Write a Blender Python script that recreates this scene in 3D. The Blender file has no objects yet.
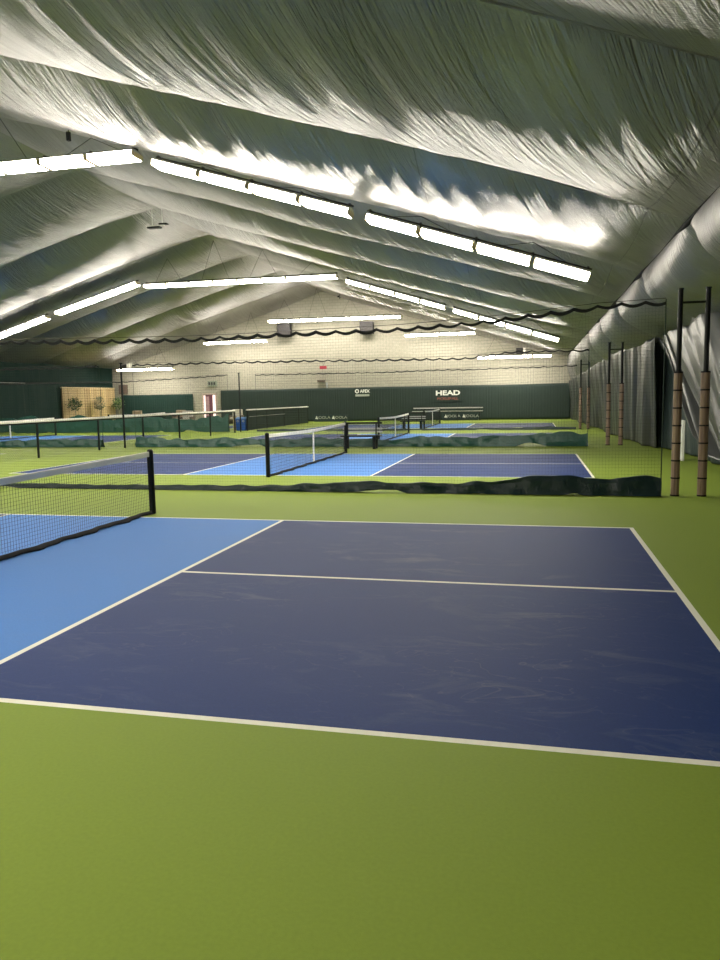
import bpy, bmesh, math, random
import numpy as np
from mathutils import Matrix, Vector

C = bpy.context.scene.collection
SC = bpy.context.scene
rnd = random.Random(7)

# ------------------------------------------------------------------ camera
cam_d = bpy.data.cameras.new('camera')
cam = bpy.data.objects.new('camera', cam_d); C.objects.link(cam); SC.camera = cam
CP = Vector((5.4745, -3.35995, 1.65133)); yaw, pitch, roll = 0.230989, -0.1116726, -0.0173248
fw = Vector((-math.sin(yaw)*math.cos(pitch), math.cos(yaw)*math.cos(pitch), math.sin(pitch)))
rt = Vector((math.cos(yaw), math.sin(yaw), 0)); up = rt.cross(fw)
rt2 = rt*math.cos(roll)+up*math.sin(roll); up2 = -rt*math.sin(roll)+up*math.cos(roll)
M = Matrix((rt2, up2, -fw)).transposed().to_4x4(); M.translation = CP
cam.matrix_world = M
cam_d.sensor_fit = 'VERTICAL'; cam_d.sensor_height = 36; cam_d.sensor_width = 27
cam_d.lens = 732.78/960*36; cam_d.clip_start = .05; cam_d.clip_end = 300

# ------------------------------------------------------------------ world, exposure, lamp strength
w = bpy.data.worlds.new('world'); SC.world = w; w.use_nodes = True
w.node_tree.nodes['Background'].inputs[0].default_value = (.6, .65, .7, 1)
w.node_tree.nodes['Background'].inputs[1].default_value = .02
SC.view_settings.view_transform = 'Standard'; SC.view_settings.look = 'None'
SC.view_settings.exposure = 0.0; SC.view_settings.gamma = 1.0
SC.view_settings.use_curve_mapping = False
LAMP = 52.0
LAMP_COL = (1.0, .93, .80)

# ------------------------------------------------------------------ materials
def mat(name, col, rough=.6, metal=0.0, spec=.5, emit=None, strength=0):
    m = bpy.data.materials.new(name); m.use_nodes = True
    b = m.node_tree.nodes['Principled BSDF']
    b.inputs['Base Color'].default_value = (*col, 1); b.inputs['Roughness'].default_value = rough
    b.inputs['Metallic'].default_value = metal; b.inputs['Specular IOR Level'].default_value = spec
    if emit:
        b.inputs['Emission Color'].default_value = (*emit, 1); b.inputs['Emission Strength'].default_value = strength
    return m
def nodes(m): return m.node_tree.nodes, m.node_tree.links, m.node_tree.nodes['Principled BSDF']
def mth(N, L, op, a, b=None, c=None, clamp=False):
    n = N.new('ShaderNodeMath'); n.operation = op; n.use_clamp = clamp
    for i, v in enumerate((a, b, c)):
        if v is None: continue
        if isinstance(v, (int, float)): n.inputs[i].default_value = v
        else: L.new(v, n.inputs[i])
    return n.outputs[0]
def ramp(N, L, fac, stops):
    r = N.new('ShaderNodeValToRGB'); L.new(fac, r.inputs[0])
    while len(r.color_ramp.elements) < len(stops): r.color_ramp.elements.new(.5)
    for e, (p_, c_) in zip(r.color_ramp.elements, stops):
        e.position = p_; e.color = (*c_, 1) if len(c_) == 3 else c_
    return r.outputs[0]
def noise(N, L, vec, scale, detail=4, rough=.5, dist=0):
    n = N.new('ShaderNodeTexNoise'); n.inputs['Scale'].default_value = scale
    n.inputs['Detail'].default_value = detail; n.inputs['Roughness'].default_value = rough
    n.inputs['Distortion'].default_value = dist
    if vec is not None: L.new(vec, n.inputs['Vector'])
    return n.outputs['Fac']
def mapping(N, L, vec, scale=(1,1,1), rot=(0,0,0), loc=(0,0,0)):
    n = N.new('ShaderNodeMapping'); L.new(vec, n.inputs['Vector'])
    n.inputs['Scale'].default_value = scale; n.inputs['Rotation'].default_value = rot; n.inputs['Location'].default_value = loc
    return n.outputs[0]
def bump(N, L, h, strength, dist, b, prev=None):
    n = N.new('ShaderNodeBump'); n.inputs['Strength'].default_value = strength; n.inputs['Distance'].default_value = dist
    L.new(h, n.inputs['Height'])
    if prev is not None: L.new(prev, n.inputs['Normal'])
    if b is not None: L.new(n.outputs[0], b.inputs['Normal'])
    return n.outputs[0]
def mixcol(N, L, fac, a, b, mode='MIX'):
    n = N.new('ShaderNodeMix'); n.data_type = 'RGBA'; n.blend_type = mode
    if isinstance(fac, (int, float)): n.inputs[0].default_value = fac
    else: L.new(fac, n.inputs[0])
    for i, v in ((6, a), (7, b)):
        if isinstance(v, tuple): n.inputs[i].default_value = (*v, 1)
        else: L.new(v, n.inputs[i])
    return n.outputs[2]

def court_paint(name, col, rough, scuff=0.0, speck=.08):
    m = mat(name, col, rough, spec=.15); N, L, b = nodes(m)
    tc = N.new('ShaderNodeTexCoord').outputs['Object']
    fine = noise(N, L, tc, 60, 3); big = noise(N, L, tc, .5, 3)
    c1 = tuple(min(1, v*(1-speck)) for v in col); c2 = tuple(min(1, v*(1+speck)) for v in col)
    cc = ramp(N, L, fine, [(.3, c1), (.7, c2)])
    cc = mixcol(N, L, mth(N, L, 'MULTIPLY', big, .22), cc, tuple(v*.8 for v in col))
    if scuff:
        # pale shoe scuffs and dusty swirls worn into the acrylic paint
        a = noise(N, L, mapping(N, L, tc, (1.1, 2.6, 1), (0, 0, .35)), 1.0, 7, .62, 1.6)
        patch = noise(N, L, mapping(N, L, tc, (.5, .8, 1), (0, 0, 0), (3.1, 0, 0)), .9, 3)
        ms = N.new('ShaderNodeMapRange'); L.new(a, ms.inputs[0]); ms.inputs[1].default_value = .52; ms.inputs[2].default_value = .74
        mp = N.new('ShaderNodeMapRange'); L.new(patch, mp.inputs[0]); mp.inputs[1].default_value = .40; mp.inputs[2].default_value = .65
        f = mth(N, L, 'MULTIPLY', mth(N, L, 'MULTIPLY', ms.outputs[0], mp.outputs[0]), scuff)
        cc = mixcol(N, L, f, cc, (.22, .25, .28))
        # thin curved scratches
        wv = noise(N, L, mapping(N, L, tc, (.8, 1.7, 1), (0, 0, -.2)), 1.3, 2, .5, 2.5)
        line = mth(N, L, 'SUBTRACT', 1, mth(N, L, 'MULTIPLY', mth(N, L, 'ABSOLUTE', mth(N, L, 'SUBTRACT', wv, .5)), 90), clamp=True)
        cc = mixcol(N, L, mth(N, L, 'MULTIPLY', mth(N, L, 'MULTIPLY', line, mp.outputs[0]), scuff*.35), cc, (.3, .3, .32))
    L.new(cc, b.inputs['Base Color'])
    bump(N, L, noise(N, L, tc, 240, 2), .25, .002, b)
    return m
M_GREEN = court_paint('green_court_acrylic', (.205, .285, .036), .62, 0, .05)
M_BLUE = court_paint('light_blue_acrylic', (.060, .205, .58), .6, .08, .05)
M_NAVY = court_paint('dark_blue_acrylic', (.010, .034, .150), .6, .34, .08)
M_LINE = court_paint('white_line_paint', (.80, .79, .70), .6, 0, .03)

def film(name, col, metal, rough, bs=1.0):
    m = mat(name, col, rough, metal); N, L, b = nodes(m)
    uv = N.new('ShaderNodeUVMap').outputs[0]
    # long tension wrinkles: u across, v along
    w1 = noise(N, L, mapping(N, L, uv, (1.0, .08, 1)), 3.2, 5, .62, .4)
    w2 = noise(N, L, mapping(N, L, uv, (1.0, .07, 1), (0, 0, .05), (4, 2, 0)), 9.0, 4, .6, .4)
    mask = noise(N, L, mapping(N, L, uv, (1.0, .5, 1), (0, 0, 0), (9, 0, 0)), .45, 2)
    mk = N.new('ShaderNodeMapRange'); L.new(mask, mk.inputs[0]); mk.inputs[1].default_value = .38; mk.inputs[2].default_value = .66
    mk.inputs[3].default_value = .12; mk.inputs[4].default_value = 1
    r1 = mth(N, L, 'SUBTRACT', 1, mth(N, L, 'MULTIPLY', mth(N, L, 'ABSOLUTE', mth(N, L, 'SUBTRACT', w1, .5)), 4.5), clamp=True)
    r2 = mth(N, L, 'SUBTRACT', 1, mth(N, L, 'MULTIPLY', mth(N, L, 'ABSOLUTE', mth(N, L, 'SUBTRACT', w2, .5)), 4.5), clamp=True)
    h = mth(N, L, 'ADD', mth(N, L, 'MULTIPLY', r1, 1.0), mth(N, L, 'MULTIPLY', r2, .35))
    h = mth(N, L, 'MULTIPLY', h, mk.outputs[0])
    cr = noise(N, L, mapping(N, L, uv, (1, 2.2, 1)), 14, 3, .6)
    h = mth(N, L, 'ADD', h, mth(N, L, 'MULTIPLY', cr, .10))
    # woven scrim squares and the taped seams across the film
    sep = N.new('ShaderNodeSeparateXYZ'); L.new(N.new('ShaderNodeTexCoord').outputs['Object'], sep.inputs[0])
    seam = mth(N, L, 'ABSOLUTE', mth(N, L, 'SUBTRACT', mth(N, L, 'FRACT', mth(N, L, 'DIVIDE', mth(N, L, 'ADD', sep.outputs[0], 36.73), 3.66)), .5))
    seam = mth(N, L, 'GREATER_THAN', seam, .497)
    h = mth(N, L, 'ADD', h, mth(N, L, 'MULTIPLY', seam, .3))
    bump(N, L, h, .9*bs, .035, b)
    rr = noise(N, L, mapping(N, L, uv, (1, .4, 1)), 2.0, 3)
    rm = N.new('ShaderNodeMapRange'); L.new(rr, rm.inputs[0]); rm.inputs[3].default_value = rough-.07; rm.inputs[4].default_value = rough+.10
    L.new(rm.outputs[0], b.inputs['Roughness'])
    L.new(mixcol(N, L, mth(N, L, 'MULTIPLY', seam, .5), col, tuple(v*.35 for v in col)), b.inputs['Base Color'])
    return m
M_FILM = film('silver_insulation_film', (.325, .315, .315), .78, .35, 1.9)
M_FILMW = film('silver_wall_film', (.27, .265, .27), .65, .38, 1.4)
M_CURT = film('grey_vinyl_curtain', (.085, .090, .09), .55, .36, .22)
M_CURTD = film('shadow_dark_vinyl', (.035, .055, .055), .2, .5, .5)  # teal vinyl with the shadow of the curtain gap put into its colour

def block_wall():
    m = mat('painted_block', (.36, .335, .28), .8, spec=.2); N, L, b = nodes(m)
    tc = N.new('ShaderNodeTexCoord').outputs['Object']
    v = mapping(N, L, tc, (1, 1, 1), (math.pi/2, 0, 0))
    br = N.new('ShaderNodeTexBrick'); L.new(v, br.inputs['Vector']); br.inputs['Scale'].default_value = 1
    br.inputs['Brick Width'].default_value = .4; br.inputs['Row Height'].default_value = .2; br.inputs['Mortar Size'].default_value = .012
    br.inputs['Color1'].default_value = (.36, .34, .285, 1); br.inputs['Color2'].default_value = (.33, .31, .26, 1)
    br.inputs['Mortar'].default_value = (.24, .225, .185, 1)
    n = noise(N, L, tc, .6, 4)
    L.new(mixcol(N, L, mth(N, L, 'MULTIPLY', n, .3), br.outputs['Color'], (.28, .265, .22)), b.inputs['Base Color'])
    bump(N, L, br.outputs['Fac'], -.4, .01, b)
    return m
M_BLOCK = block_wall()

def fabric(name, col, rough=.75, fold=(1.5, .12), bs=.5, dist=.05, spec=.3):
    m = mat(name, col, rough, spec=spec); N, L, b = nodes(m)
    tc = N.new('ShaderNodeTexCoord').outputs['Object']
    n1 = noise(N, L, mapping(N, L, tc, (fold[0], fold[0], fold[1])), 1.2, 4, .55, .4)
    n2 = noise(N, L, tc, 3.0, 3)
    L.new(mixcol(N, L, mth(N, L, 'MULTIPLY', n2, .5), col, tuple(v*.7 for v in col)), b.inputs['Base Color'])
    bump(N, L, n1, bs, dist, b)
    return m
M_SCREEN = fabric('dark_green_windscreen', (.019, .032, .028))
M_DRAPE = fabric('dark_green_drape', (.006, .028, .024), .8, (3, .1), .7, .08)
M_TARP = fabric('green_vinyl_tarp', (.010, .062, .048), .38, (4, 4), .8, .06, .5)
M_TARPD = fabric('navy_green_vinyl_tarp', (.004, .020, .022), .45, (4, 4), .7, .05, .4)
M_NETG = mat('dark_green_net_cord', (.012, .03, .022), .8)
M_NETK = mat('black_net_cord', (.008, .008, .008), .8)
M_BLACK = mat('black_paint', (.004, .005, .007), .55, spec=.25)
M_BLKFAB = mat('black_webbing', (.007, .008, .010), .85)
M_WHITE = fabric('white_net_tape', (.86, .84, .76), .7, (6, 6), .3, .01)
M_ALU = mat('galvanised_metal', (.45, .44, .42), .4, .8)
M_GREYP = mat('grey_plank', (.30, .31, .32), .6)
M_HOUS = mat('white_enamel', (.70, .68, .62), .5)
M_TAN = mat('aged_end_plastic', (.72, .60, .40), .6)
M_LENS = mat('lit_diffuser', (.9, .9, .86), .4, emit=LAMP_COL, strength=LAMP)
M_LENSB = mat('boosted_diffuser', (.9, .9, .86), .4, emit=LAMP_COL, strength=LAMP*1.7)  # extra strength added behind the camera to lift the foreground light
M_WIRE = mat('dark_wire', (.03, .025, .02), .6)
M_BLUEP = mat('blue_bin_plastic', (.008, .055, .26), .45)
M_RED = mat('red_plastic', (.30, .012, .035), .5)
M_BROWN = mat('brown_board', (.10, .07, .06), .7)
M_DARKG = mat('dark_grille', (.022, .020, .024), .6)
M_SIGNW = mat('white_print', (.75, .76, .72), .7)
M_SIGNR = mat('faded_red_print', (.20, .065, .045), .7)
M_SIGNG = mat('pale_grey_print', (.34, .36, .33), .7)
M_DOORG = mat('lit_lobby_glass', (.5, .4, .4), .3, emit=(1, .80, .76), strength=1.6)
M_DOORD = mat('maroon_door', (.13, .035, .06), .5)
M_LEAF = mat('green_leaf', (.02, .07, .018), .6)
M_LEAFY = mat('yellow_green_leaf', (.16, .24, .05), .6)
M_TWIG = mat('pale_twig', (.26, .25, .17), .8)

def bamboo_pad():
    m = mat('brown_pad_vinyl', (.20, .13, .09), .5); N, L, b = nodes(m)
    tc = N.new('ShaderNodeTexCoord').outputs['Object']
    n = noise(N, L, mapping(N, L, tc, (30, 30, 1.2)), 1.0, 3)
    L.new(ramp(N, L, n, [(.3, (.11, .065, .045)), (.7, (.30, .21, .15))]), b.inputs['Base Color'])
    return m
M_PAD = bamboo_pad()
def wood():
    m = mat('pale_wood_boards', (.5, .36, .18), .7); N, L, b = nodes(m)
    tc = N.new('ShaderNodeTexCoord').outputs['Object']
    s = N.new('ShaderNodeSeparateXYZ'); L.new(tc, s.inputs[0])
    y = mth(N, L, 'DIVIDE', s.outputs[1], .14)
    wn = N.new('ShaderNodeTexWhiteNoise'); wn.noise_dimensions = '1D'; L.new(mth(N, L, 'FLOOR', y), wn.inputs['W'])
    g = noise(N, L, mapping(N, L, tc, (8, 8, .6)), 2, 4)
    c = ramp(N, L, wn.outputs[0], [(0, (.40, .28, .13)), (1, (.60, .46, .25))])
    c = mixcol(N, L, mth(N, L, 'MULTIPLY', g, .5), c, (.42, .29, .14))
    gap = mth(N, L, 'LESS_THAN', mth(N, L, 'FRACT', y), .07)
    c = mixcol(N, L, gap, c, (.14, .09, .04))
    L.new(c, b.inputs['Base Color'])
    return m
M_WOOD = wood()

# ------------------------------------------------------------------ mesh helpers
class MB:
    def __init__(s): s.v = []; s.f = []; s.mi = []; s.uv = None
    def add(s, vs, fs, mi=0):
        o = len(s.v); s.v += [tuple(v) for v in vs]; s.f += [tuple(i+o for i in f) for f in fs]; s.mi += [mi]*len(fs); return s
    def box(s, x0, x1, y0, y1, z0, z1, mi=0):
        vs = [(x, y, z) for x in (x0, x1) for y in (y0, y1) for z in (z0, z1)]
        return s.add(vs, [(0,1,3,2),(4,6,7,5),(0,4,5,1),(2,3,7,6),(0,2,6,4),(1,5,7,3)], mi)
    def bar(s, a, b, r, n=4, mi=0, r2=None, caps=True):
        a = Vector(a); b = Vector(b); d = (b-a); 
        if d.length < 1e-6: return s
        d.normalize(); t = Vector((0,0,1)) if abs(d.z) < .9 else Vector((1,0,0))
        u = d.cross(t).normalized(); v = d.cross(u); r2 = r if r2 is None else r2
        vs = []
        for p_, rr in ((a, r), (b, r2)):
            for k in range(n):
                an = 2*math.pi*(k+.5)/n; vs.append(p_+u*math.cos(an)*rr+v*math.sin(an)*rr)
        fs = [(k, (k+1) % n, n+(k+1) % n, n+k) for k in range(n)]
        if caps: fs += [tuple(range(n-1, -1, -1)), tuple(range(n, 2*n))]
        return s.add(vs, fs, mi)
    def tube(s, pts, r, n=6, mi=0):
        for a, b in zip(pts[:-1], pts[1:]): s.bar(a, b, r, n, mi)
        return s
    def grid(s, P, mi=0, flip=False):   # P[i][j] points
        ni, nj = len(P), len(P[0]); vs = [q for row in P for q in row]
        fs = [(i*nj+j, (i+1)*nj+j, (i+1)*nj+j+1, i*nj+j+1) for i in range(ni-1) for j in range(nj-1)]
        if flip: fs = [f[::-1] for f in fs]
        return s.add(vs, fs, mi)
    def build(s, name, mats, parent=None, smooth=False, bevel=0, loc=None):
        me = bpy.data.meshes.new(name); me.from_pydata([tuple(map(float, v)) for v in s.v], [], s.f)
        if not isinstance(mats, (list, tuple)): mats = [mats]
        for m in mats: me.materials.append(m)
        if len(mats) > 1: me.polygons.foreach_set('material_index', s.mi)
        if smooth: me.polygons.foreach_set('use_smooth', [True]*len(me.polygons))
        if s.uv is not None:
            uvl = me.uv_layers.new(name='UVMap'); li = np.empty(len(me.loops), np.int32); me.loops.foreach_get('vertex_index', li)
            uvl.data.foreach_set('uv', np.asarray(s.uv, np.float32)[li].ravel())
        me.update()
        o = bpy.data.objects.new(name, me); C.objects.link(o)
        if loc is not None: o.location = loc
        if parent is not None: o.parent = parent
        if bevel:
            b = o.modifiers.new('bevel', 'BEVEL'); b.width = bevel; b.segments = 2; b.limit_method = 'ANGLE'
        return o
def tag(o, label=None, cat=None, group=None, kind=None):
    if label: o['label'] = label
    if cat: o['category'] = cat
    if group: o['group'] = group
    if kind: o['kind'] = kind
    return o
def thing(name, label, cat, loc=(0,0,0), rz=0, group=None):
    o = bpy.data.objects.new(name, None); C.objects.link(o); o.location = loc; o.rotation_euler = (0,0,rz)
    o.empty_display_size = .1
    return tag(o, label, cat, group)
def copy_tree(o, parent=None):
    c = o.copy(); C.objects.link(c); c.parent = parent
    for ch in list(o.children): copy_tree(ch, c)
    return c

# smooth value noise
def vnoise(x, y, seed=0):
    x = np.asarray(x, float); y = np.asarray(y, float); x, y = np.broadcast_arrays(x, y)
    xi = np.floor(x).astype(np.int64); yi = np.floor(y).astype(np.int64); fx = x-xi; fy = y-yi
    fx = fx*fx*(3-2*fx); fy = fy*fy*(3-2*fy)
    def h(a, b):
        n = (a*374761393 + b*668265263 + seed*1442695041) & 0xffffffff
        n = ((n ^ (n >> 13))*1274126177) & 0xffffffff
        return ((n ^ (n >> 16)) & 0xffff)/65535.0
    return (h(xi,yi)*(1-fx)+h(xi+1,yi)*fx)*(1-fy)+(h(xi,yi+1)*(1-fx)+h(xi+1,yi+1)*fx)*fy

# ------------------------------------------------------------------ measures of the hall
RX, RZ = -9.15, 9.32          # ridge
EX, EZ = 7.75, 4.25           # right eave
LX = 2*RX-EX                  # left eave
SL = (RZ-EZ)/(EX-RX)
Y0, Y1 = -11.2, 48.0
BAY, BOFF = 5.07, 3.98
PITCH = 11.69; CW, CL, KT = 6.096, 6.706, 2.134
LCX = -18.35
def roofz(x): return RZ-SL*abs(x-RX)

# ------------------------------------------------------------------ floor with painted courts
courts = [(0, 0), (0, PITCH), (0, 2*PITCH), (0, 3*PITCH), (LCX, PITCH), (LCX, 2*PITCH), (LCX, 3*PITCH)]
LW = .05
xb = {-27.0, 10.4}; yb = {Y0-.1, Y1+.1}
for cx, cy in courts:
    for s in (-1, 1):
        for v in (CL, CL-LW, KT, KT+LW): xb.add(round(cx+s*v, 4))
    for v in (0, LW, CW, CW-LW, CW/2-LW/2, CW/2+LW/2): yb.add(round(cy+v, 4))
for v in np.arange(-26, 10, 3): xb.add(float(v)+.013)
xb = sorted(xb); yb = sorted(yb)
def floor_kind(x, y):
    for cx, cy in courts:
        ax = abs(x-cx); ly = y-cy
        if ax < CL and 0 < ly < CW:
            if ax > CL-LW or ly < LW or ly > CW-LW: return 3
            if KT < ax < KT+LW: return 3
            if ax > KT and abs(ly-CW/2) < LW/2: return 3
            return 1 if ax < KT else 2
    return 0
mb = MB()
mb.v = [(x, y, 0) for x in xb for y in yb]; ny = len(yb)
for i in range(len(xb)-1):
    for j in range(ny-1):
        mb.f.append((i*ny+j, (i+1)*ny+j, (i+1)*ny+j+1, i*ny+j+1)); mb.mi.append(floor_kind((xb[i]+xb[i+1])/2, (yb[j]+yb[j+1])/2))
tag(mb.build('floor', [M_GREEN, M_BLUE, M_NAVY, M_LINE]), kind='structure')

# ------------------------------------------------------------------ ceiling: insulation film slung between the rafters
def belly(t, v):   # t: 0 ridge..1 eave ; v: 0..1 across bay
    sn = np.clip(np.sin(np.pi*np.clip(t*.985+.01, 0, 1)), 0, 1)
    return .66*sn**.55*(1-np.abs(2*v-1)**2.3)-.42*sn**.8
def ceiling_half(side):
    n_s = 360; ys = np.arange(Y0, Y1+.001, .085)
    t = np.linspace(0, 1, n_s)
    T, Y = np.meshgrid(t, ys, indexing='ij')
    X = RX+side*T*(EX-RX); vv = ((Y-BOFF)/BAY) % 1.0; bay = np.floor((Y-BOFF)/BAY)
    Z = RZ-SL*(T*(EX-RX))
    fan = .62*np.clip((T-.35)/.65, 0, 1)**1.2
    U = T*(EX-RX)-fan*(vv-1)*BAY
    b = belly(T, vv)
    # tension wrinkles across the belly
    edge = np.clip(4*vv*(1-vv), 0, 1)**.6*np.clip((1-T)*12, 0, 1)*np.clip(T*20, 0, 1)
    n1 = np.abs(vnoise(U*1.5, Y*.16+bay*7.3, 3)-.5)*2; n2 = np.abs(vnoise(U*3.7, Y*.22+bay*3.1, 5)-.5)*2
    lo = vnoise(U*.35, bay*5.7+Y*.1, 9)
    Z = Z-b*(.85+.3*lo)-edge*((1-n1)*.034+(1-n2)*.022*lo*1.6)
    m = MB(); n_y = len(ys)
    m.v = np.stack([X, Y, Z], -1).reshape(-1, 3).tolist()
    I = (np.arange(n_s-1)[:, None]*n_y+np.arange(n_y-1)[None]).ravel()
    F = np.stack([I, I+1, I+n_y+1, I+n_y], -1)
    if side < 0: F = F[:, ::-1]
    m.f = [tuple(f) for f in F.tolist()]; m.mi = [0]*len(m.f)
    m.uv = np.stack([(U*side+bay*11.0*0), Y+bay*3.0*0], -1).reshape(-1, 2)
    return m
a = ceiling_half(1); b_ = ceiling_half(-1); n0 = len(a.v)
a.v += b_.v; a.f += [tuple(i+n0 for i in f) for f in b_.f]; a.mi += b_.mi; a.uv = np.concatenate([a.uv, b_.uv])
tag(a.build('ceiling', M_FILM, smooth=True), kind='structure')
# outer roof skin above the film
mb = MB()
for s in (1, -1):
    x1 = RX+s*(EX-RX+2.6)
    mb.add([(RX, Y0-.2, RZ+.35), (RX, Y1+.2, RZ+.35), (x1, Y1+.2, EZ+.35-SL*2.6), (x1, Y0-.2, EZ+.35-SL*2.6)], [(0,1,2,3)])
tag(mb.build('trim_1', M_GREYP), kind='structure')

# ------------------------------------------------------------------ walls
def foot_x(y):
    return float(np.interp(y, [-12, 12, 18, 23, 27, 34, 48], [9.15, 9.10, 9.15, 8.80, 8.58, 8.48, 8.10]))
# end walls in painted block, gable shaped
def gable(name, y, th, door=None):
    m = MB(); x0, x1 = LX-1.2, EX+2.6
    outline = [(x0, -.05), (x1, -.05), (x1, EZ+.3-SL*2.6), (RX, RZ+.34), (x0, EZ+.3-SL*1.2)]
    n = len(outline)
    m.add([(x, y, z) for x, z in outline]+[(x, y+th, z) for x, z in outline],
          [tuple(range(n)), tuple(range(2*n-1, n-1, -1))]+[(i, n+i, n+(i+1) % n, (i+1) % n) for i in range(n)])
    return tag(m.build(name, M_BLOCK), kind='structure')
gable('wall_back', Y1, .2); gable('wall_front', Y0-.2, .2)
# right side: film panels leaning out from the eave, bulging between the frames
ys = np.arange(Y0, Y1+.001, .07); n_s = 46
S = np.linspace(0, 1, n_s)[:, None]; Y = ys[None, :]
fx = np.interp(Y, [-12, 12, 18, 23, 27, 34, 48], [9.15, 9.10, 9.15, 8.80, 8.58, 8.48, 8.10])
lowz = np.interp(Y, [-12, 22, 30, 48], [3.05, 3.0, 2.75, 2.35])
vv = ((Y-BOFF)/BAY) % 1.0
bz = np.interp(Y, [15, 22, 32, 48], [.62, .42, .30, .16])*np.sin(np.pi*S**.85)*(1-np.abs(2*vv-1)**4)+.05*np.abs(vnoise(Y*3.2+S*.8, S*1.2, 4)-.5)*np.sin(np.pi*S)
X = EX+(fx-.02-EX)*S-bz*.75; Z = EZ-.02+(lowz+.12-EZ)*S-bz*.35
m = MB(); n_y = len(ys)
m.v = np.stack([X+0*Y, Y+0*S, Z+0*Y], -1).reshape(-1, 3).tolist()
I = (np.arange(n_s-1)[:, None]*n_y+np.arange(n_y-1)[None]).ravel(); F = np.stack([I, I+1, I+n_y+1, I+n_y], -1)
m.f = [tuple(f) for f in F.tolist()]; m.mi = [0]*len(m.f)
m.uv = np.stack([Y+0*S, 2.2*S+0*Y], -1).reshape(-1, 2)
m.uv = np.stack([(Y+0*S).ravel()*1.3+ (S*.25+0*Y).ravel(), (2.2*S+0*Y).ravel()], -1)
wr = m.build('wall_right', M_FILMW, smooth=True); tag(wr, kind='structure')
mb = MB().box(10.2, 10.35, Y0-.2, Y1+.2, -.05, EZ-.5)
tag(mb.build('trim_2', M_CURTD), kind='structure')
# eave cable sleeve, dark line between roof film and wall film
mb = MB(); mb.bar((EX+.02, Y0, EZ-.03), (EX+.02, Y1, EZ-.03), .045, 8)
tag(mb.build('trim_3', M_BLKFAB, smooth=True), kind='structure')
mb = MB().box(LX-.25, LX-.1, Y0-.2, Y1+.2, -.05, EZ+.05)
tag(mb.build('wall_left', M_DRAPE), kind='structure')

# vinyl curtains along the right side
def curtain(name, label, y0, y1, m_, top, hem, xoff=0, amp=.13, seed=1, edge0=None, edge1=None, freq=1.0):
    ny_, nz_ = int((y1-y0)/.06)+2, 60
    P = []; UV = []
    for i in range(ny_):
        row = []
        for j in range(nz_):
            tz = j/(nz_-1)
            ya = y0 if edge0 is None else edge0(tz); yb_ = y1 if edge1 is None else edge1(tz)
            y = ya+(yb_-ya)*i/(ny_-1); yr = y0+(y1-y0)*i/(ny_-1)
            z = hem(yr)+(top(yr)-hem(yr))*tz
            row.append((yr, y, z, tz))
        P.append(row)
    A = np.array(P); yr, y, z, tz = A[..., 0], A[..., 1], A[..., 2], A[..., 3]
    sway = yr+.35*(1-tz)*(vnoise(yr*.5, tz*1.2, seed)-.5)*2
    f = np.abs(vnoise(sway*1.7*freq, tz*.7, seed+1)-.5)*2*amp*1.3+np.abs(vnoise(sway*4.1*freq, tz*.9, seed+2)-.5)*amp*.8+(vnoise(sway*.6, tz*1.0, seed+3)-.5)*amp*2.0
    x = np.interp(y, [-12, 12, 18, 23, 27, 34, 48], [9.15, 9.10, 9.15, 8.80, 8.58, 8.48, 8.10])+xoff-.32*tz-f*(.45+.55*(1-tz)**.5)+.16
    m = MB(); n_y = nz_
    m.v = np.stack([x, y, z], -1).reshape(-1, 3).tolist()
    I = (np.arange(ny_-1)[:, None]*n_y+np.arange(n_y-1)[None]).ravel(); F = np.stack([I, I+1, I+n_y+1, I+n_y], -1)
    m.f = [tuple(q) for q in F.tolist()]; m.mi = [0]*len(m.f)
    m.uv = np.stack([yr*1.2, z], -1).reshape(-1, 2)
    o = m.build(name, m_, smooth=True)
    so = o.modifiers.new('thick', 'SOLIDIFY'); so.thickness = .012
    return tag(o, label, 'curtain')
topn = lambda y: 3.28+.05*math.sin(y*5)+.04*math.sin(y*11.3)
topf = lambda y: float(np.interp(y, [14, 28, 48], [3.24, 3.12, 2.55]))+.03*math.sin(y*6)
hem1 = lambda y: float(np.interp(y, [Y0, 11.2, 12.6, 13.6, 15.5], [.02, .02, .05, .20, .80]))
curtain('vinyl_curtain', 'long grey vinyl curtain on the right wall, hem hitched up beside the nearest padded posts', Y0+.1, 15.5, M_CURT, topn, hem1, 0, .26, 1, freq=.62,
        edge1=lambda t: 14.4+5.2*t)
curtain('vinyl_curtain', 'grey vinyl curtain along the far right wall, its hem touching the green floor', 20.0, 47.7, M_CURT, topf, lambda y: .02, 0, .16, 11,
        edge0=lambda t: 19.8-.9*t)
curtain('vinyl_curtain', 'shadow-darkened teal vinyl curtain showing in the gap between the two grey wall curtains', 13.6, 20.6, M_CURTD, lambda y: 3.15, lambda y: .02, .30, .10, 21)
o = MB().box(9.00, 9.07, 15.6, 15.9, 0, .98).build('door_frame_post', M_SIGNW, bevel=.01)
tag(o, 'short white upright showing under the lifted hem of the right wall curtain', 'post')

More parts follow.
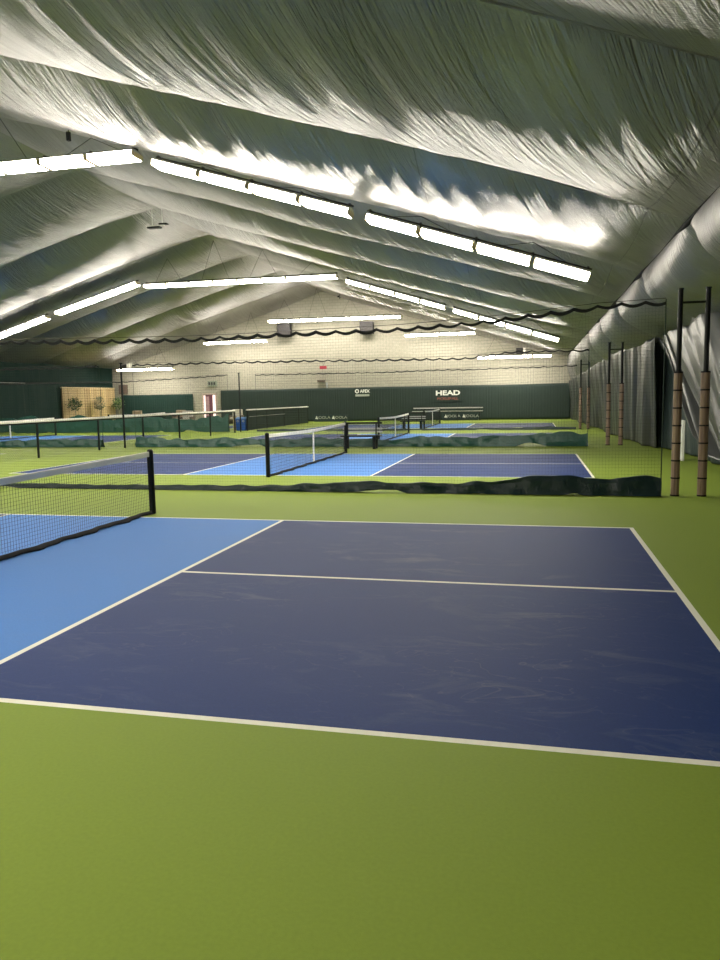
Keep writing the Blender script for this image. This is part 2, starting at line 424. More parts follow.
# ------------------------------------------------------------------ strip lights
hb = MB(); W2, HL = .26, .575
hb.add([(-HL, -W2, 0), (HL, -W2, 0), (HL, W2, 0), (-HL, W2, 0), (-HL, -W2*.55, .055), (HL, -W2*.55, .055), (HL, W2*.55, .055), (-HL, W2*.55, .055)],
       [(0,3,2,1), (4,5,6,7), (0,1,5,4), (1,2,6,5), (2,3,7,6), (3,0,4,7)])
lb = MB()
prof = [(-W2+.01, -.002), (-W2+.015, -.09), (-W2*.85, -.115), (W2*.85, -.115), (W2-.015, -.09), (W2-.01, -.002)]; n = len(prof)
h2 = HL-.03
lb.add([(-h2, y, z) for y, z in prof]+[(h2, y, z) for y, z in prof],
       [tuple(range(n)), tuple(range(2*n-1, n-1, -1))]+[(i, n+i, n+(i+1) % n, (i+1) % n) for i in range(n)])
cb = MB(); cb.add([(0, y, z) for y, z in prof]+[(.02, y, z) for y, z in prof],
       [tuple(range(n)), tuple(range(2*n-1, n-1, -1))]+[(i, n+i, n+(i+1) % n, (i+1) % n) for i in range(n)])
proto = thing('strip_light', 'x', 'ceiling light')
hb.build('housing', M_HOUS, proto, bevel=.006); lb.build('diffuser', M_LENS, proto)
e1 = cb.build('end_cap', M_TAN, proto); e1.location = (-HL, 0, 0)
e2 = e1.copy(); C.objects.link(e2); e2.location = (HL-.02, 0, 0)
diffb = bpy.data.objects['diffuser'].data.copy(); diffb.materials.clear(); diffb.materials.append(M_LENSB)
ords = ['first', 'second', 'third', 'fourth', 'fifth', 'sixth', 'seventh', 'eighth']
used = False
def light_run(Y, xa, za, xb_, zb, n_, where, tall=.45):
    """n_ strip lights end to end under one conduit, from (xa,za) to (xb_,zb)"""
    global used
    L_ = math.hypot(xb_-xa, zb-za); ang = math.atan2(zb-za, xb_-xa); pitch_ = L_/n_
    ux, uz = math.cos(ang), math.sin(ang)
    for k in range(n_):
        s = pitch_*(k+.5); o = copy_tree(proto) if used else proto; used = True
        o.location = (xa+ux*s, Y, za+uz*s); o.rotation_euler = (0, -ang, 0); o.scale = ((pitch_-.07)/(2*HL), 1, 1)
        tag(o, 'lit strip light, %s from left, %s' % (ords[k], where), None, 'strip lights '+where)
    # conduit with its hangers
    t = thing('light_rail', 'dark hanger rail above the lights '+where, 'hanger rail', (xa, Y, za))
    r = MB(); r.bar((0, .05, .12), (xb_-xa, .05, zb-za+.12), .018, 6)
    r.build('rail', M_WIRE, t)
    for q in range(n_+1):
        s = min(max(pitch_*q, .08), L_-.08); k = MB(); k.box(ux*s-.02, ux*s+.02, -.02, .09, uz*s+.065, uz*s+.15)
        k.build('clamp', M_WIRE, t)
    for q in range(max(1, n_//2)):
        s = pitch_*(2*q+1); s2 = pitch_*(q*2+.45); s3 = pitch_*(q*2+1.6)
        x_ = xa+ux*s; vt = ((Y-BOFF)/BAY) % 1.0
        zc = roofz(x_)-float(belly(np.array(abs(x_-RX)/(EX-RX)), np.array(vt)))*.95-.03
        if zc-(za+uz*s) < .15: continue
        apex = (ux*s, .05, zc-za)
        wi = MB()
        for ss in (s2, s3): wi.bar((ux*ss, .05, uz*ss+.12), apex, .008, 4)
        wi.build('hanging_wire', M_WIRE, t)
    return t
def row(Y, zoff, where):
    light_run(Y, -2.85, 7.02+zoff, 1.72, 5.61+zoff, 4, 'upper right slope of '+where)
    if Y > 0: light_run(Y, 2.02, 5.50+zoff, 6.63, 4.02+zoff, 4, 'lower right slope of '+where)
    light_run(Y, -13.0, 7.29+zoff, -3.25, 7.25+zoff, 8, 'level under the ridge in '+where)
    light_run(Y, -18.0, 6.20+zoff, -13.35, 7.46+zoff, 4, 'upper left slope of '+where)
    light_run(Y, -23.1, 4.72+zoff, -18.5, 6.05+zoff, 4, 'lower left slope of '+where)
n_before = set(bpy.data.objects)
row(-3.6, .0, 'the row behind the camera')
for o in set(bpy.data.objects)-n_before:      # this unseen row is boosted to brighten the foreground
    if o.name.startswith('diffuser'):
        o.data = diffb
row(12.4, .0, 'the nearest row')
row(30.0, .0, 'the middle row')
Yr = 46.0; wh = 'end of the farthest row'
light_run(Yr, 1.93, 4.20, 6.68, 4.18, 4, 'low right '+wh)
light_run(Yr, -2.9, 5.79, 1.83, 5.81, 4, 'right of centre in the farthest row')
light_run(Yr, -12.5, 7.10, -3.1, 7.06, 8, 'highest group of the farthest row')
light_run(Yr, -17.4, 5.75, -12.65, 5.80, 4, 'left of centre in the farthest row')
light_run(Yr, -24.4, 4.03, -19.9, 4.05, 4, 'low left '+wh)

# ------------------------------------------------------------------ court nets
def court_net(cx, cy, label, fine=True):
    t = thing('court_net', label, 'net', (cx, cy, 0))
    ya, yb_ = -.33, 6.43; ym = (ya+yb_)/2
    top = lambda y: .865+.05*abs((y-ym)/((yb_-ya)/2))**1.3
    for y, s in ((ya, -1), (yb_, 1)):
        p_ = MB(); p_.bar((0, y, 0), (0, y, .93), .045, 14); p_.bar((0, y, .93), (0, y, .95), .045, 14, 0, .025)
        po = p_.build('post', M_BLACK, t, smooth=False)
        q = MB(); q.bar((0, y-s*.075, .04), (0, y-s*.075, .90), .012, 6); q.build('lacing_rod', M_BLACK, po)
    n_ = MB(); c = .045 if fine else .07; r = .0017 if fine else .003
    k = int((yb_-ya-.16)/c)
    for i in range(k+1):
        y = ya+.08+i*(yb_-ya-.16)/k; n_.bar((0, y, .06), (0, y, top(y)-.04), r, 4, caps=False)
    for j in range(int(.84/c)):
        fz = (j+.5)/int(.84/c); N_ = 16
        pts = [(0, ya+.08+(yb_-ya-.16)*i/N_, .06+(top(ya+.08+(yb_-ya-.16)*i/N_)-.1)*fz) for i in range(N_+1)]
        for a_, b2 in zip(pts[:-1], pts[1:]): n_.bar(a_, b2, r, 4, caps=False)
    n_.build('netting', M_NETK, t)
    tp = MB(); N_ = 40
    for side in (1,):
        P = [[(sx*.013, y, top(y)+z) for sx, z in ((-1, -.07), (-1, -.004), (-.5, .004), (.5, .004), (1, -.004), (1, -.07), (-1, -.07))] for y in [ya+.05+(yb_-ya-.10)*i/N_ for i in range(N_+1)]]
        tp.grid(P)
    tp.build('white_top_tape', M_WHITE, t)
    bt = MB(); P = []
    for i in range(81):
        y = ya+.08+(yb_-ya-.16)*i/80; wob = .015*math.sin(y*7)+.01*math.sin(y*17+1)
        P.append([(-.02+wob, y, .012), (-.010+wob, y, .048), (.010+wob, y, .052), (.02+wob, y, .02), (.05+wob*2, y, .006), (-.02+wob, y, .012)])
    bt.grid(P); bt.build('bottom_tape', M_BLKFAB, t, smooth=True)
    sp = MB().box(-.016, .016, ym-.03, ym+.03, .0, top(ym)-.02); sp.build('centre_strap', M_WHITE, t)
    return t
court_net(0, 0, 'black net with white tape across the nearest blue court, at the left edge')
court_net(0, PITCH, 'black net with white tape on the second court, beyond the first divider', False)
court_net(0, 2*PITCH, 'court net on the third court of the right column, right of the nearer bench', False)
court_net(0, 3*PITCH, 'small distant court net on the farthest right court, in front of the silver bench', False)
court_net(LCX, 2*PITCH, 'court net seen through the chain link fence at the left edge', False)
court_net(LCX, 3*PITCH, 'court net on the farthest court of the left column beyond the left divider', False)
court_net(LCX, PITCH, 'court net on the left column court nearest the camera, hidden past the left edge', False)

# ------------------------------------------------------------------ divider nets
def divider(label, Y, xa, xb_, cab, tarp, m_t, cell=.06, r=.0016, seed=1, amp=.045, per=.36, z0=None, slant=0):
    t = thing('divider_net', label, 'divider net', ((xa+xb_)/2, Y, 0)); ox = (xa+xb_)/2
    cz = lambda x: float(np.interp(x, [c[0] for c in cab], [c[1] for c in cab]))
    tz = lambda x: float(np.interp(x, [c[0] for c in tarp], [c[1] for c in tarp]))
    nw = MB(); k = int((xb_-xa)/cell)
    def sc(x): return cz(x)-amp*abs(math.sin(math.pi*x/per))-.02-.03*float(vnoise(x*.7, 0, seed))
    for i in range(k+1):
        x = xa+(xb_-xa)*i/k; nw.bar((x-ox, 0, .02), (x-ox, 0, sc(x)), r, 3, caps=False)
    nr = int(2.8/cell)
    for j in range(1, nr):
        f = j/nr; K = max(4, int((xb_-xa)/1.0)); pts = []
        for i in range(K+1):
            x = xa+(xb_-xa)*i/K; pts.append((x-ox, 0, .02+(cz(x)-amp-.04)*f))
        for a_, b2 in zip(pts[:-1], pts[1:]): nw.bar(a_, b2, r, 3, caps=False)
    nw.build('netting', M_NETG, t)
    # scalloped tape
    tp = MB(); N_ = int((xb_-xa)/.06); P = []
    for i in range(N_+1):
        x = xa+(xb_-xa)*i/N_; z = sc(x); th = .018+.012*float(vnoise(x*2.3, 1, seed))
        P.append([(x-ox, -.012, z-th), (x-ox, -.012, z+th), (x-ox, .012, z+th), (x-ox, .012, z-th), (x-ox, -.012, z-th)])
    tp.grid(P); tp.build('scalloped_top_tape', M_BLKFAB, t)
    cb_ = MB(); K = max(4, int(xb_-xa)); pts = [(xa+(xb_-xa)*i/K-ox, 0, cz(xa+(xb_-xa)*i/K)+.015) for i in range(K+1)]
    cb_.tube(pts, .006, 5); cb_.build('cable', M_WIRE, t)
    for x in (xa, xb_):
        MB().bar((x-ox, 0, 0), (x-ox, 0, cz(x)), .009, 6).build('edge_cord', M_NETG, t)
    # ground skirt of rumpled vinyl
    tp = MB(); N_ = int((xb_-xa)/.05); xs = np.linspace(xa, xb_, N_+1)
    base = np.array([tz(x) for x in xs])
    hh = base*(1+.20*(vnoise(xs*1.1, 0, seed)-.5)*2+.13*(vnoise(xs*3.3, 3, seed)-.5)*2)
    lift = np.clip(vnoise(xs*1.3, 5, seed+4)-.72, 0, 1)*.5*np.clip(base*3, 0, 1)
    P = []
    pr = [(-.10, 0), (-.085, .35), (-.05, .75), (-.02, 1), (.02, 1.0), (.05, .7), (.09, .3), (.11, 0)]
    for i, x in enumerate(xs):
        rowp = []
        for j, (dy, f) in enumerate(pr):
            nn = float(vnoise(x*4.2, j*.9, seed+7)-.5); wd = min(1, .45+hh[i]*1.6)
            rowp.append((x-ox+(nn*.05), dy*wd+nn*.10*(1-abs(2*f-1)*.5)*min(1, hh[i]*5), max(.004, hh[i]*f+(lift[i] if f == 0 else 0)+nn*.02*f)))
        P.append(rowp)
    tp.grid(P, flip=True)
    so = tp.build('ground_skirt', m_t, t, smooth=False)
    return t
divider('tall divider net behind the nearest court, dark skirt ending by the nearest padded posts', 9.10, -9.0, 7.50,
        [(-9, 2.95), (-4.6, 2.88), (-.4, 2.80), (1.7, 2.83), (3.3, 2.86), (4.6, 2.92), (5.9, 3.02), (6.7, 3.09), (7.5, 3.10)],
        [(-9, .10), (-1.3, .09), (1.2, .13), (2.0, .14), (4.1, .18), (5.3, .24), (6.2, .30), (7.5, .33)], M_TARPD, .05, .0009, 2, .05, .36)
divider('green divider net behind the second court, its green skirt lying behind the nearer bench', 20.85, -8.60, 7.20,
        [(-8.6, 3.02), (-2.2, 3.0), (1.2, 2.93), (3.5, 2.93), (4.8, 3.08), (7.2, 3.06)],
        [(-8.6, .34), (-5, .34), (0, .25), (3, .32), (7.2, .42)], M_TARP, .08, .0014, 5, .05, .42)
divider('green divider net on the left courts, low skirt ending at the chain link fence', 20.85, -25.0, -9.95,
        [(-25, 3.0), (-9.95, 3.0)], [(-25, .25), (-9.95, .28)], M_TARP, .09, .0014, 8, .05, .42)
divider('thin green divider net behind the third court, with a flat dark skirt', 32.5, -8.40, 7.50,
        [(-8.4, 2.96), (-2.4, 2.93), (7.5, 3.0)], [(-8.4, .12), (-3, .10), (.5, .10), (7.5, .14)], M_TARPD, .11, .002, 12, .03, .5)
divider('green divider net on the far left courts with a knee high rumpled skirt', 32.5, -25.2, -9.95,
        [(-25.2, 2.8), (-16.3, 2.75), (-9.85, 2.98)], [(-25.2, .75), (-9.85, .85)], M_TARP, .11, .002, 15, .03, .5)

# ------------------------------------------------------------------ padded post pairs on the right
def post_pair(x, y, dx, label, h=3.24, pad=1.97):
    t = thing('padded_posts', label, 'posts', (x, y, 0), 0, None)
    for k in (0, 1):
        p_ = MB().bar((k*dx, 0, 0), (k*dx, 0, h), .038, 12).build('post', M_BLACK, t, smooth=False)
        g = MB(); 
        nseg = 7; 
        for s in range(nseg):
            z0_ = .02+s*(pad-.02)/nseg; z1_ = z0_+(pad-.02)/nseg-.012; rr = .066+.004*((s*3+k) % 3)
            g.bar((k*dx, 0, z0_), (k*dx, 0, z1_), rr, 14)
        g.build('padding', M_PAD, t)
        for s in range(nseg+1):
            z0_ = .012+s*(pad-.02)/nseg; g = MB(); g.bar((k*dx, 0, z0_-.012), (k*dx, 0, z0_+.012), .072, 14)
            g.build('strap', M_BLACK, t)
        MB().bar((k*dx, 0, h), (k*dx, 0, h+.02), .045, 12).build('cap', M_BLACK, t)
    MB().bar((-.02, 0, h-.2), (dx+.02, 0, h-.2), .018, 6).build('crossbar', M_BLACK, t)
    return t
post_pair(7.72, 9.15, .40, 'tall black posts with brown padded lower halves at the right, nearest the camera')
post_pair(7.86, 21.4, .39, 'pair of black and brown padded posts at the end of the second divider')
post_pair(7.72, 33.1, .36, 'distant pair of padded posts beside the far right curtain')
o = MB(); o.bar((0, 0, 0), (0, 0, 3.0), .036, 10); o.bar((0, 0, 3.0), (0, 0, 3.04), .06, 10)
o = o.build('divider_pole', M_BLACK); o.location = (-8.82, 20.45, 0); tag(o, 'tall black pole rising through the chain link fence at the second divider', 'pole')
o2 = o.copy(); C.objects.link(o2); o2.location = (-9.22, 32.3, 0); tag(o2, 'tall black pole in front of the blue bins at the gap in the fence', 'pole')

# ------------------------------------------------------------------ fence between the court columns
def chain_fence(y0, y1, x, label, posts, screen=False):
    t = thing('chain_link_fence', label, 'fence', (x, y0, 0)); L_ = y1-y0; H = 1.07
    for q in posts: MB().bar((0, q-y0, 0), (0, q-y0, H), .035, 10).build('post', M_BLACK, t)
    MB().bar((0, 0, H-.01), (0, L_, H-.01), .028, 8).build('top_rail', M_BLACK, t)
    P = []
    for i in range(41):
        y = L_*i/40; P.append([(.05*math.cos(a_), y, H+.035+.045*math.sin(a_)) for a_ in [math.pi*k/6 for k in range(-1, 8)]]+[(.05*math.cos(-math.pi/6), y, H+.035+.045*math.sin(-math.pi/6))])
    g = MB(); g.grid(P); g.build('white_cap', M_WHITE, t, smooth=True)
    if not screen:
        g = MB(); c = .085; k = -int(H/c)
        while k*c < L_:
            for s in (1, -1):
                ya, yb_ = k*c, k*c+H; za, zb = (0.02, H) if s > 0 else (H, .02)
                sl = (zb-za)/(yb_-ya)
                if ya < 0: za += sl*(-ya); ya = 0
                if yb_ > L_: zb -= sl*(yb_-L_); yb_ = L_
                g.bar((0, ya, za), (0, yb_, zb), .0018, 3, caps=False)
            k += 1
        g.build('mesh', M_NETG, t)
    else:
        g = MB(); g.box(-.012, .012, .02, L_-.02, .03, H-.03); g.build('windscreen', M_SCREEN, t)
        g = MB(); g.bar((.03, .3, H-.32), (.03, L_*.55, H-.32), .014, 6); g.build('mid_rail', M_ALU, t)
    return t
chain_fence(6.9, 31.35, -9.12, 'waist high black chain link fence with a white top cap between the court columns', [6.95, 9.98, 13.02, 16.07, 19.3, 22.3, 25.3, 28.4, 31.3])
chain_fence(33.4, 44.4, -9.3, 'dark windscreened fence with a pale top rail beyond the blue bins', [33.45, 36.4, 39.4, 42.3, 44.35], True)

# ------------------------------------------------------------------ benches
def bench(loc, label, L_=1.45):
    t = thing('bench', label, 'bench', loc, 0, None)
    MB().box(-L_/2, L_/2, -.20, .20, .40, .445).build('seat', M_BLACK, t, bevel=.008)
    MB().box(-L_/2, L_/2, .19, .225, .80, .86).build('top_rail', M_BLACK, t, bevel=.006)
    for z in (.62, .52): MB().box(-L_/2, L_/2, .19, .225, z, z+.055).build('back_slat', M_GREYP, t, bevel=.006)
    for x in (-L_/2+.16, L_/2-.20):
        g = MB(); g.box(x-.05, x+.05, -.17, -.09, 0, .40); g.box(x-.05, x+.05, .12, .20, 0, .40); g.box(x-.05, x+.05, -.17, .20, .30, .36)
        lg = g.build('leg', M_BLACK, t, bevel=.006)
        MB().bar((x, .17, .40), (x, .215, .86), .025, 8).build('back_support', M_BLACK, t)
    return t
bench((.08, 19.85, 0), 'dark bench with grey back slats just behind the second court net', 1.32)
bench((-.45, 33.9, 0), 'small dark bench farther back, left of the farthest court net', 1.25)
t = thing('long_bench', 'long silver two plank bench standing along the far green wall', 'bench', (-.15, 46.9, 0))
MB().box(-2.4, 2.4, -.18, .10, .62, .67).build('seat', M_ALU, t, bevel=.01)
MB().box(-2.35, 2.4, .16, .20, .82, .90).build('back_plank', M_ALU, t, bevel=.01)
for x in (-2.1, -.7, .7, 2.2):
    g = MB(); g.bar((x, -.15, 0), (x, -.1, .62), .025, 8); g.bar((x, .18, 0), (x, .18, .85), .025, 8); g.bar((x, -.12, .3), (x, .18, .3), .02, 6)
    g.build('leg', M_BLACK, t)

# ------------------------------------------------------------------ wall dressings and signs
def screen(name, label, x0, x1, z1, y, m_, sag=.03):
    P = []; n_ = int((x1-x0)/.12); nz_ = 14
    for i in range(n_+1):
        x = x0+(x1-x0)*i/n_
        P.append([(x, y-.03*float(vnoise(x*1.3, j*.35, 3))-.015, .01+(z1-.01+sag*float(vnoise(x*.4, 2, 8)-.5))*j/nz_) for j in range(nz_+1)])
    g = MB(); g.grid(P); o = g.build(name, m_, smooth=True)
    so = o.modifiers.new('thick', 'SOLIDIFY'); so.thickness = .01
    return tag(o, label, 'windscreen')
screen('windscreen', 'wide dark green windscreen covering the lower block wall behind the right courts', -17.15, 8.0, 2.38, 47.93, M_SCREEN)
screen('windscreen', 'dark green pleated windscreen on the block wall left of the lobby door', -25.4, -19.4, 2.15, 47.93, M_DRAPE)
def text(body, size, m_, parent, loc, name='lettering', sx=1, bold=.0):
    cu = bpy.data.curves.new(name, 'FONT'); cu.body = body; cu.size = size; cu.extrude = .004; cu.offset = bold; cu.align_x = 'CENTER'
    tmp = bpy.data.objects.new(name, cu); C.objects.link(tmp)
    me = bpy.data.meshes.new_from_object(tmp.evaluated_get(bpy.context.evaluated_depsgraph_get()))
    bpy.data.objects.remove(tmp); me.materials.clear(); me.materials.append(m_)
    o = bpy.data.objects.new(name, me); C.objects.link(o); o.parent = parent; o.location = loc; o.rotation_euler = (math.pi/2, 0, 0); o.scale = (sx, 1, 1)
    return o
YB = 47.86
t = thing('wall_banner', 'green banner with white block letters above a red line on the far green wall', 'banner', (-.30, YB, 1.40))
MB().box(-1.15, 1.15, -.005, .01, -.1, .80).build('panel', M_SCREEN, t)
text('HEAD', .44, M_SIGNW, t, (.09, -.012, .34), sx=1.46, bold=.016)
text('PICKLEBALL', .22, M_SIGNR, t, (.08, -.012, .02), name='red_lettering', sx=1.25, bold=.008)
t = thing('wall_banner', 'small sign with white ring mark and pale letters atop the far green wall', 'sign', (-6.28, YB, 1.70))
MB().box(-.62, .62, -.005, .01, 0, .62).build('panel', M_SCREEN, t)
g = MB()
for i in range(24):
    a0, a1 = 2*math.pi*i/24, 2*math.pi*(i+1)/24
    g.add([(-.40+.15*math.cos(a0), -.012, .42+.15*math.sin(a0)), (-.40+.15*math.cos(a1), -.012, .42+.15*math.sin(a1)), (-.40+.08*math.cos(a1), -.012, .42+.08*math.sin(a1)), (-.40+.08*math.cos(a0), -.012, .42+.08*math.sin(a0)),
           (-.40+.15*math.cos(a0), -.006, .42+.15*math.sin(a0)), (-.40+.15*math.cos(a1), -.006, .42+.15*math.sin(a1)), (-.40+.08*math.cos(a1), -.006, .42+.08*math.sin(a1)), (-.40+.08*math.cos(a0), -.006, .42+.08*math.sin(a0))],
          [(3, 2, 1, 0), (4, 5, 6, 7), (0, 1, 5, 4), (2, 3, 7, 6)])
g.build('ring_mark', M_SIGNW, t)
text('APEX', .30, M_SIGNW, t, (.17, -.012, .32), sx=.95, bold=.01)
MB().box(-.52, .50, -.012, -.004, .05, .20).build('pale_stripe', M_SIGNG, t)
def joola(x, z, label, sx, y):
    t = thing('low_banner', label, 'banner', (x, y, z))
    MB().box(-1.25, 1.25, -.01, .01, 0, .46).build('panel', M_TARPD, t)
    MB().box(-1.2, 1.2, .0, .30, -z, .02).build('stand', M_TARPD, t)
    for k, ox in enumerate((-.62, .62)):
        text('JOOLA', .25, M_SIGNG, t, (ox+.14, -.016, .13), sx=1.25, bold=.003)
        g = MB(); g.add([(ox-.50, -.016, .12), (ox-.30, -.016, .12), (ox-.40, -.016, .34), (ox-.50, -.008, .12), (ox-.30, -.008, .12), (ox-.40, -.008, .34)],
                        [(0, 1, 2), (5, 4, 3), (0, 3, 4, 1), (1, 4, 5, 2), (2, 5, 3, 0)])
        g.build('logo_mark', M_SIGNW, t)
    return t
joola(.72, .08, 'low dark banner with white lettering under the right half of the silver bench', 1, 47.35)
joola(-8.55, .08, 'low dark banner with white lettering at the far wall, left of the courts', 1, 47.35)

def wall_heater(x0, x1, z0, z1, label, side=None):
    t = thing('unit_heater', label, 'heater', ((x0+x1)/2, 47.3, z0)); hx = (x1-x0)/2; H = z1-z0
    MB().box(-hx, hx, 0, .5, 0, H).build('case', M_DARKG, t, bevel=.02)
    g = MB(); n_ = 8
    for i in range(n_): g.box(-hx+.04, hx-.04, -.03, .0, .05+i*(H-.1)/n_, .05+i*(H-.1)/n_+.03)
    g.build('louvres', M_WIRE, t)
    for s in (-1, 1): MB().bar((s*hx*.8, .6, H*.9), (s*hx*.8, .2, H*.9), .02, 6).build('bracket', M_DARKG, t)
    if side: MB().box(hx, hx+side, -.01, .5, -.1, H).build('side_panel', M_HOUS, t)
    return t
wall_heater(-12.35, -11.40, 6.1, 7.05, 'dark louvred heater high on the block wall, left of the ridge')
wall_heater(-6.28, -5.35, 6.08, 6.92, 'dark louvred heater high on the block wall, right of the ridge')
wall_heater(4.42, 4.88, 4.28, 4.78, 'small dark heater with white side panel at the right end of the block wall', .14)
wall_heater(-24.95, -24.45, 4.18, 4.72, 'small dark heater with wide white side panel in the far left corner', .30)
t = thing('hanging_sign', 'small red box sign hanging high before the block wall near its middle', 'sign', (-9.1, 47.7, 3.74))
MB().box(-.25, .25, -.06, .06, 0, .22).build('box', M_RED, t, bevel=.015)
MB().bar((0, 0, .2), (0, .28, .45), .012, 6).build('bracket', M_DARKG, t)
o = MB().box(-9.6, -9.05, 47.8, 47.98, 2.82, 2.98).build('wall_box', M_BROWN, bevel=.01); tag(o, 'flat brown box on the block wall just below the red sign', 'wall box')
o = MB().box(-8.98, -8.86, 47.9, 47.99, 2.38, 2.8).build('wall_conduit', M_GREYP, bevel=.01); tag(o, 'short grey conduit on the block wall between the brown box and green windscreen', 'conduit')
o = MB().box(-25.55, -24.85, 47.85, 47.98, 2.24, 2.95).build('notice_board', M_BROWN, bevel=.01); tag(o, 'brown notice board on the block wall in the far left corner above the windscreen', 'notice board')
t = thing('scoreboard', 'grey green box sign above the lobby door on the block wall', 'sign', (-17.78, 47.9, 2.68))
MB().box(-.36, .36, -.08, .08, 0, .42).build('case', mat('grey_green_box', (.19, .22, .17), .7), t, bevel=.015)
for k in range(3): MB().box(-.28+k*.2, -.14+k*.2, -.09, -.075, .12, .32).build('panel', M_DARKG, t)
# lobby door
t = thing('door_1', None, None, (-18.08, 47.95, 0)); t['kind'] = 'structure'
g = MB(); g.box(-.60, -.50, -.06, .03, 0, 2.18); g.box(.52, .62, -.06, .03, 0, 2.18); g.box(-.60, .62, -.06, .03, 2.08, 2.18)
g.build('door_frame', mat('pinkish_frame', (.42, .34, .28), .6), t)
MB().box(-.30, .22, -.03, .0, 0, 2.08).build('door_leaf', M_DOORD, t)
MB().box(-.46, -.34, -.03, 0, .35, 2.02).build('lit_sidelight', M_DOORG, t)
MB().box(-.30, -.02, -.035, -.031, .5, 1.95).build('door_glass', mat('dim_pink_glass', (.40, .25, .28), .3), t)
MB().box(.27, .46, -.03, 0, .35, 2.05).build('lit_sidelight', M_DOORG, t)

# left side drapes and wood partition
def side_drape(name, label, y0, y1, z0, z1, x, m_, amp=.06, seed=1):
    n_ = int((y1-y0)/.1); ny2 = 12; P = []
    for i in range(n_+1):
        y = y0+(y1-y0)*i/n_
        P.append([(x+amp*float(vnoise(y*2.2, j*.15, seed)), y, z0+(z1-z0)*j/ny2+(.05*float(vnoise(y*.8, 1, seed)-.5) if j in (0, ny2) and z0 > .1 else 0)) for j in range(ny2+1)])
    g = MB(); g.grid(P); o = g.build(name, m_, smooth=True)
    so = o.modifiers.new('thick', 'SOLIDIFY'); so.thickness = .012
    return tag(o, label, 'drape')
side_drape('wall_drape', 'dark green drape hanging along the left side wall beside the wooden partition', 8.0, 41.0, .01, 2.88, -26.02, M_DRAPE, .09, 3)
side_drape('wall_drape', 'dark green valance band running above the drape and wooden partition on the left wall', 8.0, 47.8, 3.02, 4.30, -26.04, M_DRAPE, .07, 6)
o = MB(); o.bar((-25.93, 8, 2.95), (-25.93, 37.6, 2.95), .018, 6); o = o.build('drape_rail', M_ALU); tag(o, 'thin bright rail along the top of the left wall drape', 'rail')
t = thing('wood_partition', 'pale vertical board partition on the left wall behind the potted greenery', 'partition', (-25.85, 41.15, 0))
MB().box(-.05, .05, 0, 6.5, 0, 2.68).build('boards', M_WOOD, t)
MB().box(-.06, .07, -.02, 6.52, 2.66, 2.74).build('cap_rail', mat('cap_wood', (.62, .50, .30), .7), t, bevel=.006)
for y in (2.25, 3.25, 4.9): MB().box(.05, .075, y, y+.09, 0, 2.66).build('batten', mat('batten_wood', (.60, .45, .22), .7), t)

def plant(loc, label, w_, h_, seed, ring=False, yellow=0):
    rr = random.Random(seed); t = thing('potted_plant', label, 'plant', loc)
    g = MB(); g.bar((0, 0, 0), (0, 0, .30), .13, 12, 0, .17); g.build('pot', M_BROWN, t)
    zc = 1.55
    g = MB(); g.tube([(0, 0, .25), (.02, .03, .8), (0, 0, zc-.1)], .025, 6)
    for k in range(9):
        an = rr.uniform(0, 6.28); g.bar((0, 0, zc-.35), (.25*math.cos(an), w_*.4*math.sin(an), zc+rr.uniform(-.2, h_*.4)), .01, 4)
    g.build('stem', M_TWIG, t)
    for nm, m_, cnt in (('foliage', M_TWIG if ring else M_LEAF, 420), ('young_leaves', M_LEAFY if not ring else M_LEAF, int(60+yellow*160))):
        g = MB()
        for k in range(cnt):
            a_ = rr.uniform(0, 6.283)
            if ring: q = rr.uniform(.6, 1.0)
            else: q = rr.random()**.5
            cxx = rr.uniform(-.22, .22); cy = q*w_/2*math.cos(a_); cz = zc+q*h_/2*math.sin(a_)+(0 if ring else .08*math.sin(cy*14))
            d = Vector((rr.uniform(-1, 1), rr.uniform(-1, 1), rr.uniform(-.6, 1))).normalized(); s = d.cross(Vector((rr.uniform(-1, 1), .3, rr.uniform(-1, 1)))).normalized()
            c = Vector((cxx, cy, cz)); l = rr.uniform(.07, .14); b2 = l*.32; nn = d.cross(s)*.012
            g.add([c, c+d*l*.5+s*b2, c+d*l, c+d*l*.5-s*b2, c+d*l*.5+nn], [(0, 1, 4), (1, 2, 4), (2, 3, 4), (3, 0, 4)])
        g.build(nm, m_, t)
    return t
plant((-25.2, 41.6, 0), 'bushy dark green potted plant in front of the left end of the wooden partition', 1.25, .85, 3)
plant((-25.2, 44.6, 0), 'round wreath like potted plant with pale twigs at the middle of the wooden partition', .8, .95, 5, ring=True)
plant((-25.2, 47.1, 0), 'yellow green leafy potted plant at the right end of the wooden partition', 1.2, .8, 8, yellow=1)

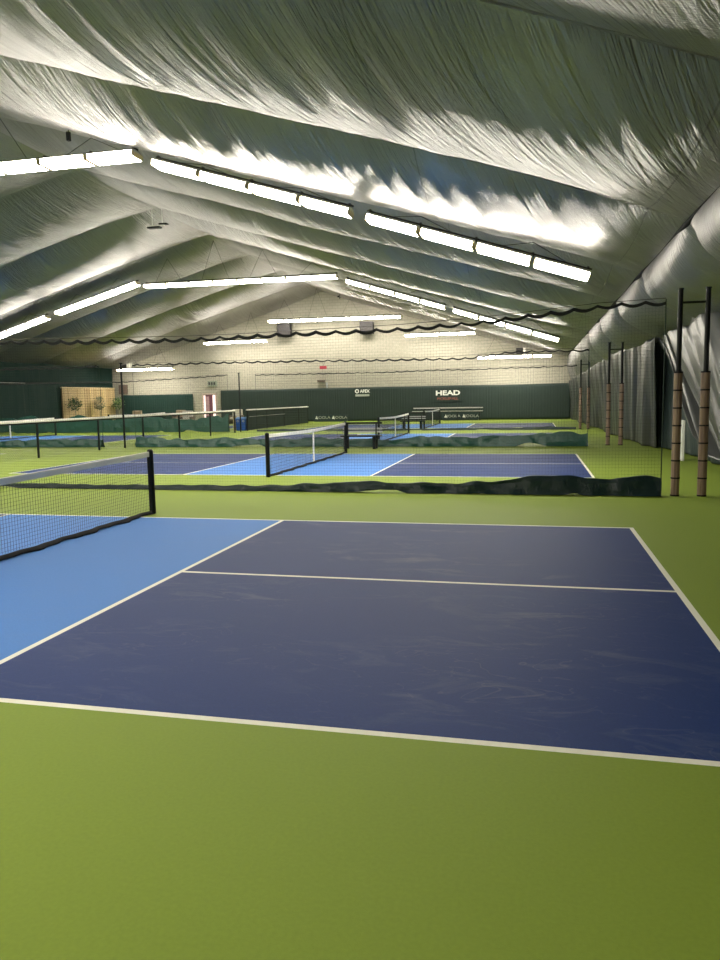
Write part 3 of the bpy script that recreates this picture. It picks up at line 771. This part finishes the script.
# blue bins and a tan post at the gap in the fence
def bin_(x, label):
    t = thing('recycling_bin', label, 'bin', (x, 33.75, 0))
    g = MB(); g.add([(-.11, -.13, 0), (.11, -.13, 0), (.11, .13, 0), (-.11, .13, 0), (-.14, -.16, .62), (.14, -.16, .62), (.14, .16, .62), (-.14, .16, .62)],
                    [(0,3,2,1), (0,1,5,4), (1,2,6,5), (2,3,7,6), (3,0,4,7), (4,5,6,7)]); g.build('body', M_BLUEP, t, bevel=.01)
    g = MB(); g.box(-.145, .145, -.165, .165, .62, .67); g.add([(-.13, -.15, .67), (.13, -.15, .67), (.13, .15, .67), (-.13, .15, .67), (-.1, -.02, .74), (.1, -.02, .74), (.1, .12, .74), (-.1, .12, .74)],
                    [(0,1,5,4), (1,2,6,5), (2,3,7,6), (3,0,4,7), (4,5,6,7)]); lid = g.build('lid', mat('pale_blue_lid', (.10, .20, .42), .5), t)
    g = MB()
    for i in range(16):
        a0, a1 = 2*math.pi*i/16, 2*math.pi*(i+1)/16
        g.add([(r_*math.cos(a_), -.163-(.01 if r_ else 0), .52+r_*math.sin(a_)) for a_ in (a0, a1) for r_ in (.06, .035)], [(0, 1, 3, 2)])
    g.build('ring_mark', M_SIGNG, t)
    return t
bin_(-9.90, 'left one of two small blue recycling bins standing at the gap in the fence')
bin_(-9.59, 'right one of two small blue recycling bins standing at the gap in the fence')
t = thing('cylinder_dispenser', 'tan cylinder with a pale lid standing left of the blue recycling bins', 'dispenser', (-10.17, 33.85, 0))
MB().bar((0, 0, 0), (0, 0, .78), .11, 16).build('body', mat('tan_plastic', (.32, .25, .13), .6), t)
MB().bar((0, 0, .78), (0, 0, .86), .115, 16, 0, .07).build('lid', M_SIGNG, t)

# lounge seats behind the far left divider
def lounge(x, y, label, m_):
    t = thing('lounge_seat', label, 'seat', (x, y, 0))
    g = MB(); g.box(-.45, .45, -.3, .3, .2, .32); g.box(-.45, -.38, -.3, .35, 0, .6); g.box(.38, .45, -.3, .35, 0, .6); g.build('frame', M_BROWN, t, bevel=.01)
    MB().box(-.37, .37, -.28, .28, .32, .46).build('seat_cushion', m_, t, bevel=.04)
    MB().box(-.37, .37, .2, .36, .44, 1.0).build('back_cushion', m_, t, bevel=.05)
M_CUSH = mat('tan_cushion', (.40, .31, .22), .85); M_CUSH2 = mat('pale_cushion', (.55, .52, .46), .85)
lounge(-22.3, 44.5, 'tan cushioned lounge seat behind the far left divider, nearest the partition', M_CUSH)
lounge(-19.0, 44.8, 'tan cushioned lounge seat left of the lobby door behind the far left divider', M_CUSH)
lounge(-14.6, 44.6, 'pale cushioned lounge seat right of the lobby door behind the far left divider', M_CUSH2)
lounge(-16.6, 41.0, 'pale cushioned lounge seat in front of the lobby door behind the far left divider', M_CUSH2)

# ceiling odds and ends
t = thing('ceiling_camera', 'small dark camera plate on white rods hanging from the ridge', 'camera', (-9.15, 24.25, 8.62))
g = MB()
for x in (-.22, .22): g.bar((x, 0, .02), (x, 0, .62), .014, 6)
g.build('rod', M_SIGNW, t)
MB().box(-.40, .15, -.12, .12, -.10, -.04).build('dark_plate', M_BLACK, t, bevel=.01)
MB().box(-.30, .30, -.03, .03, -.02, .02).build('crosspiece', M_SIGNW, t)
MB().box(.10, .45, -.10, .10, .02, .07).build('mount_plate', M_BLACK, t, bevel=.01)
t = thing('hanging_plug', 'black plug on a curled cord hanging above the left part of the nearest light row', 'plug', (-4.75, 12.0, 7.62))
MB().box(-.04, .04, -.04, .04, -.10, .10).build('plug', M_BLACK, t, bevel=.01)
pts = [(0, 0, .1), (.02, 0, .22), (.12, 0, .34), (.30, 0, .40), (.50, .0, .42)]
g = MB(); g.tube(pts, .012, 6); g.build('cord', M_BLACK, t)
o = MB(); o.bar((0, -.3, 0), (0, .2, 0), .025, 8); o.bar((0, -.02, -.12), (0, -.02, .18), .02, 6); o.box(-.05, .05, -.38, -.28, -.05, .05)
o = o.build('roof_hook', M_BLACK); o.location = (-6.9, 44.3, 8.25); tag(o, 'small black hook on the roof film near the far gable peak', 'hook')
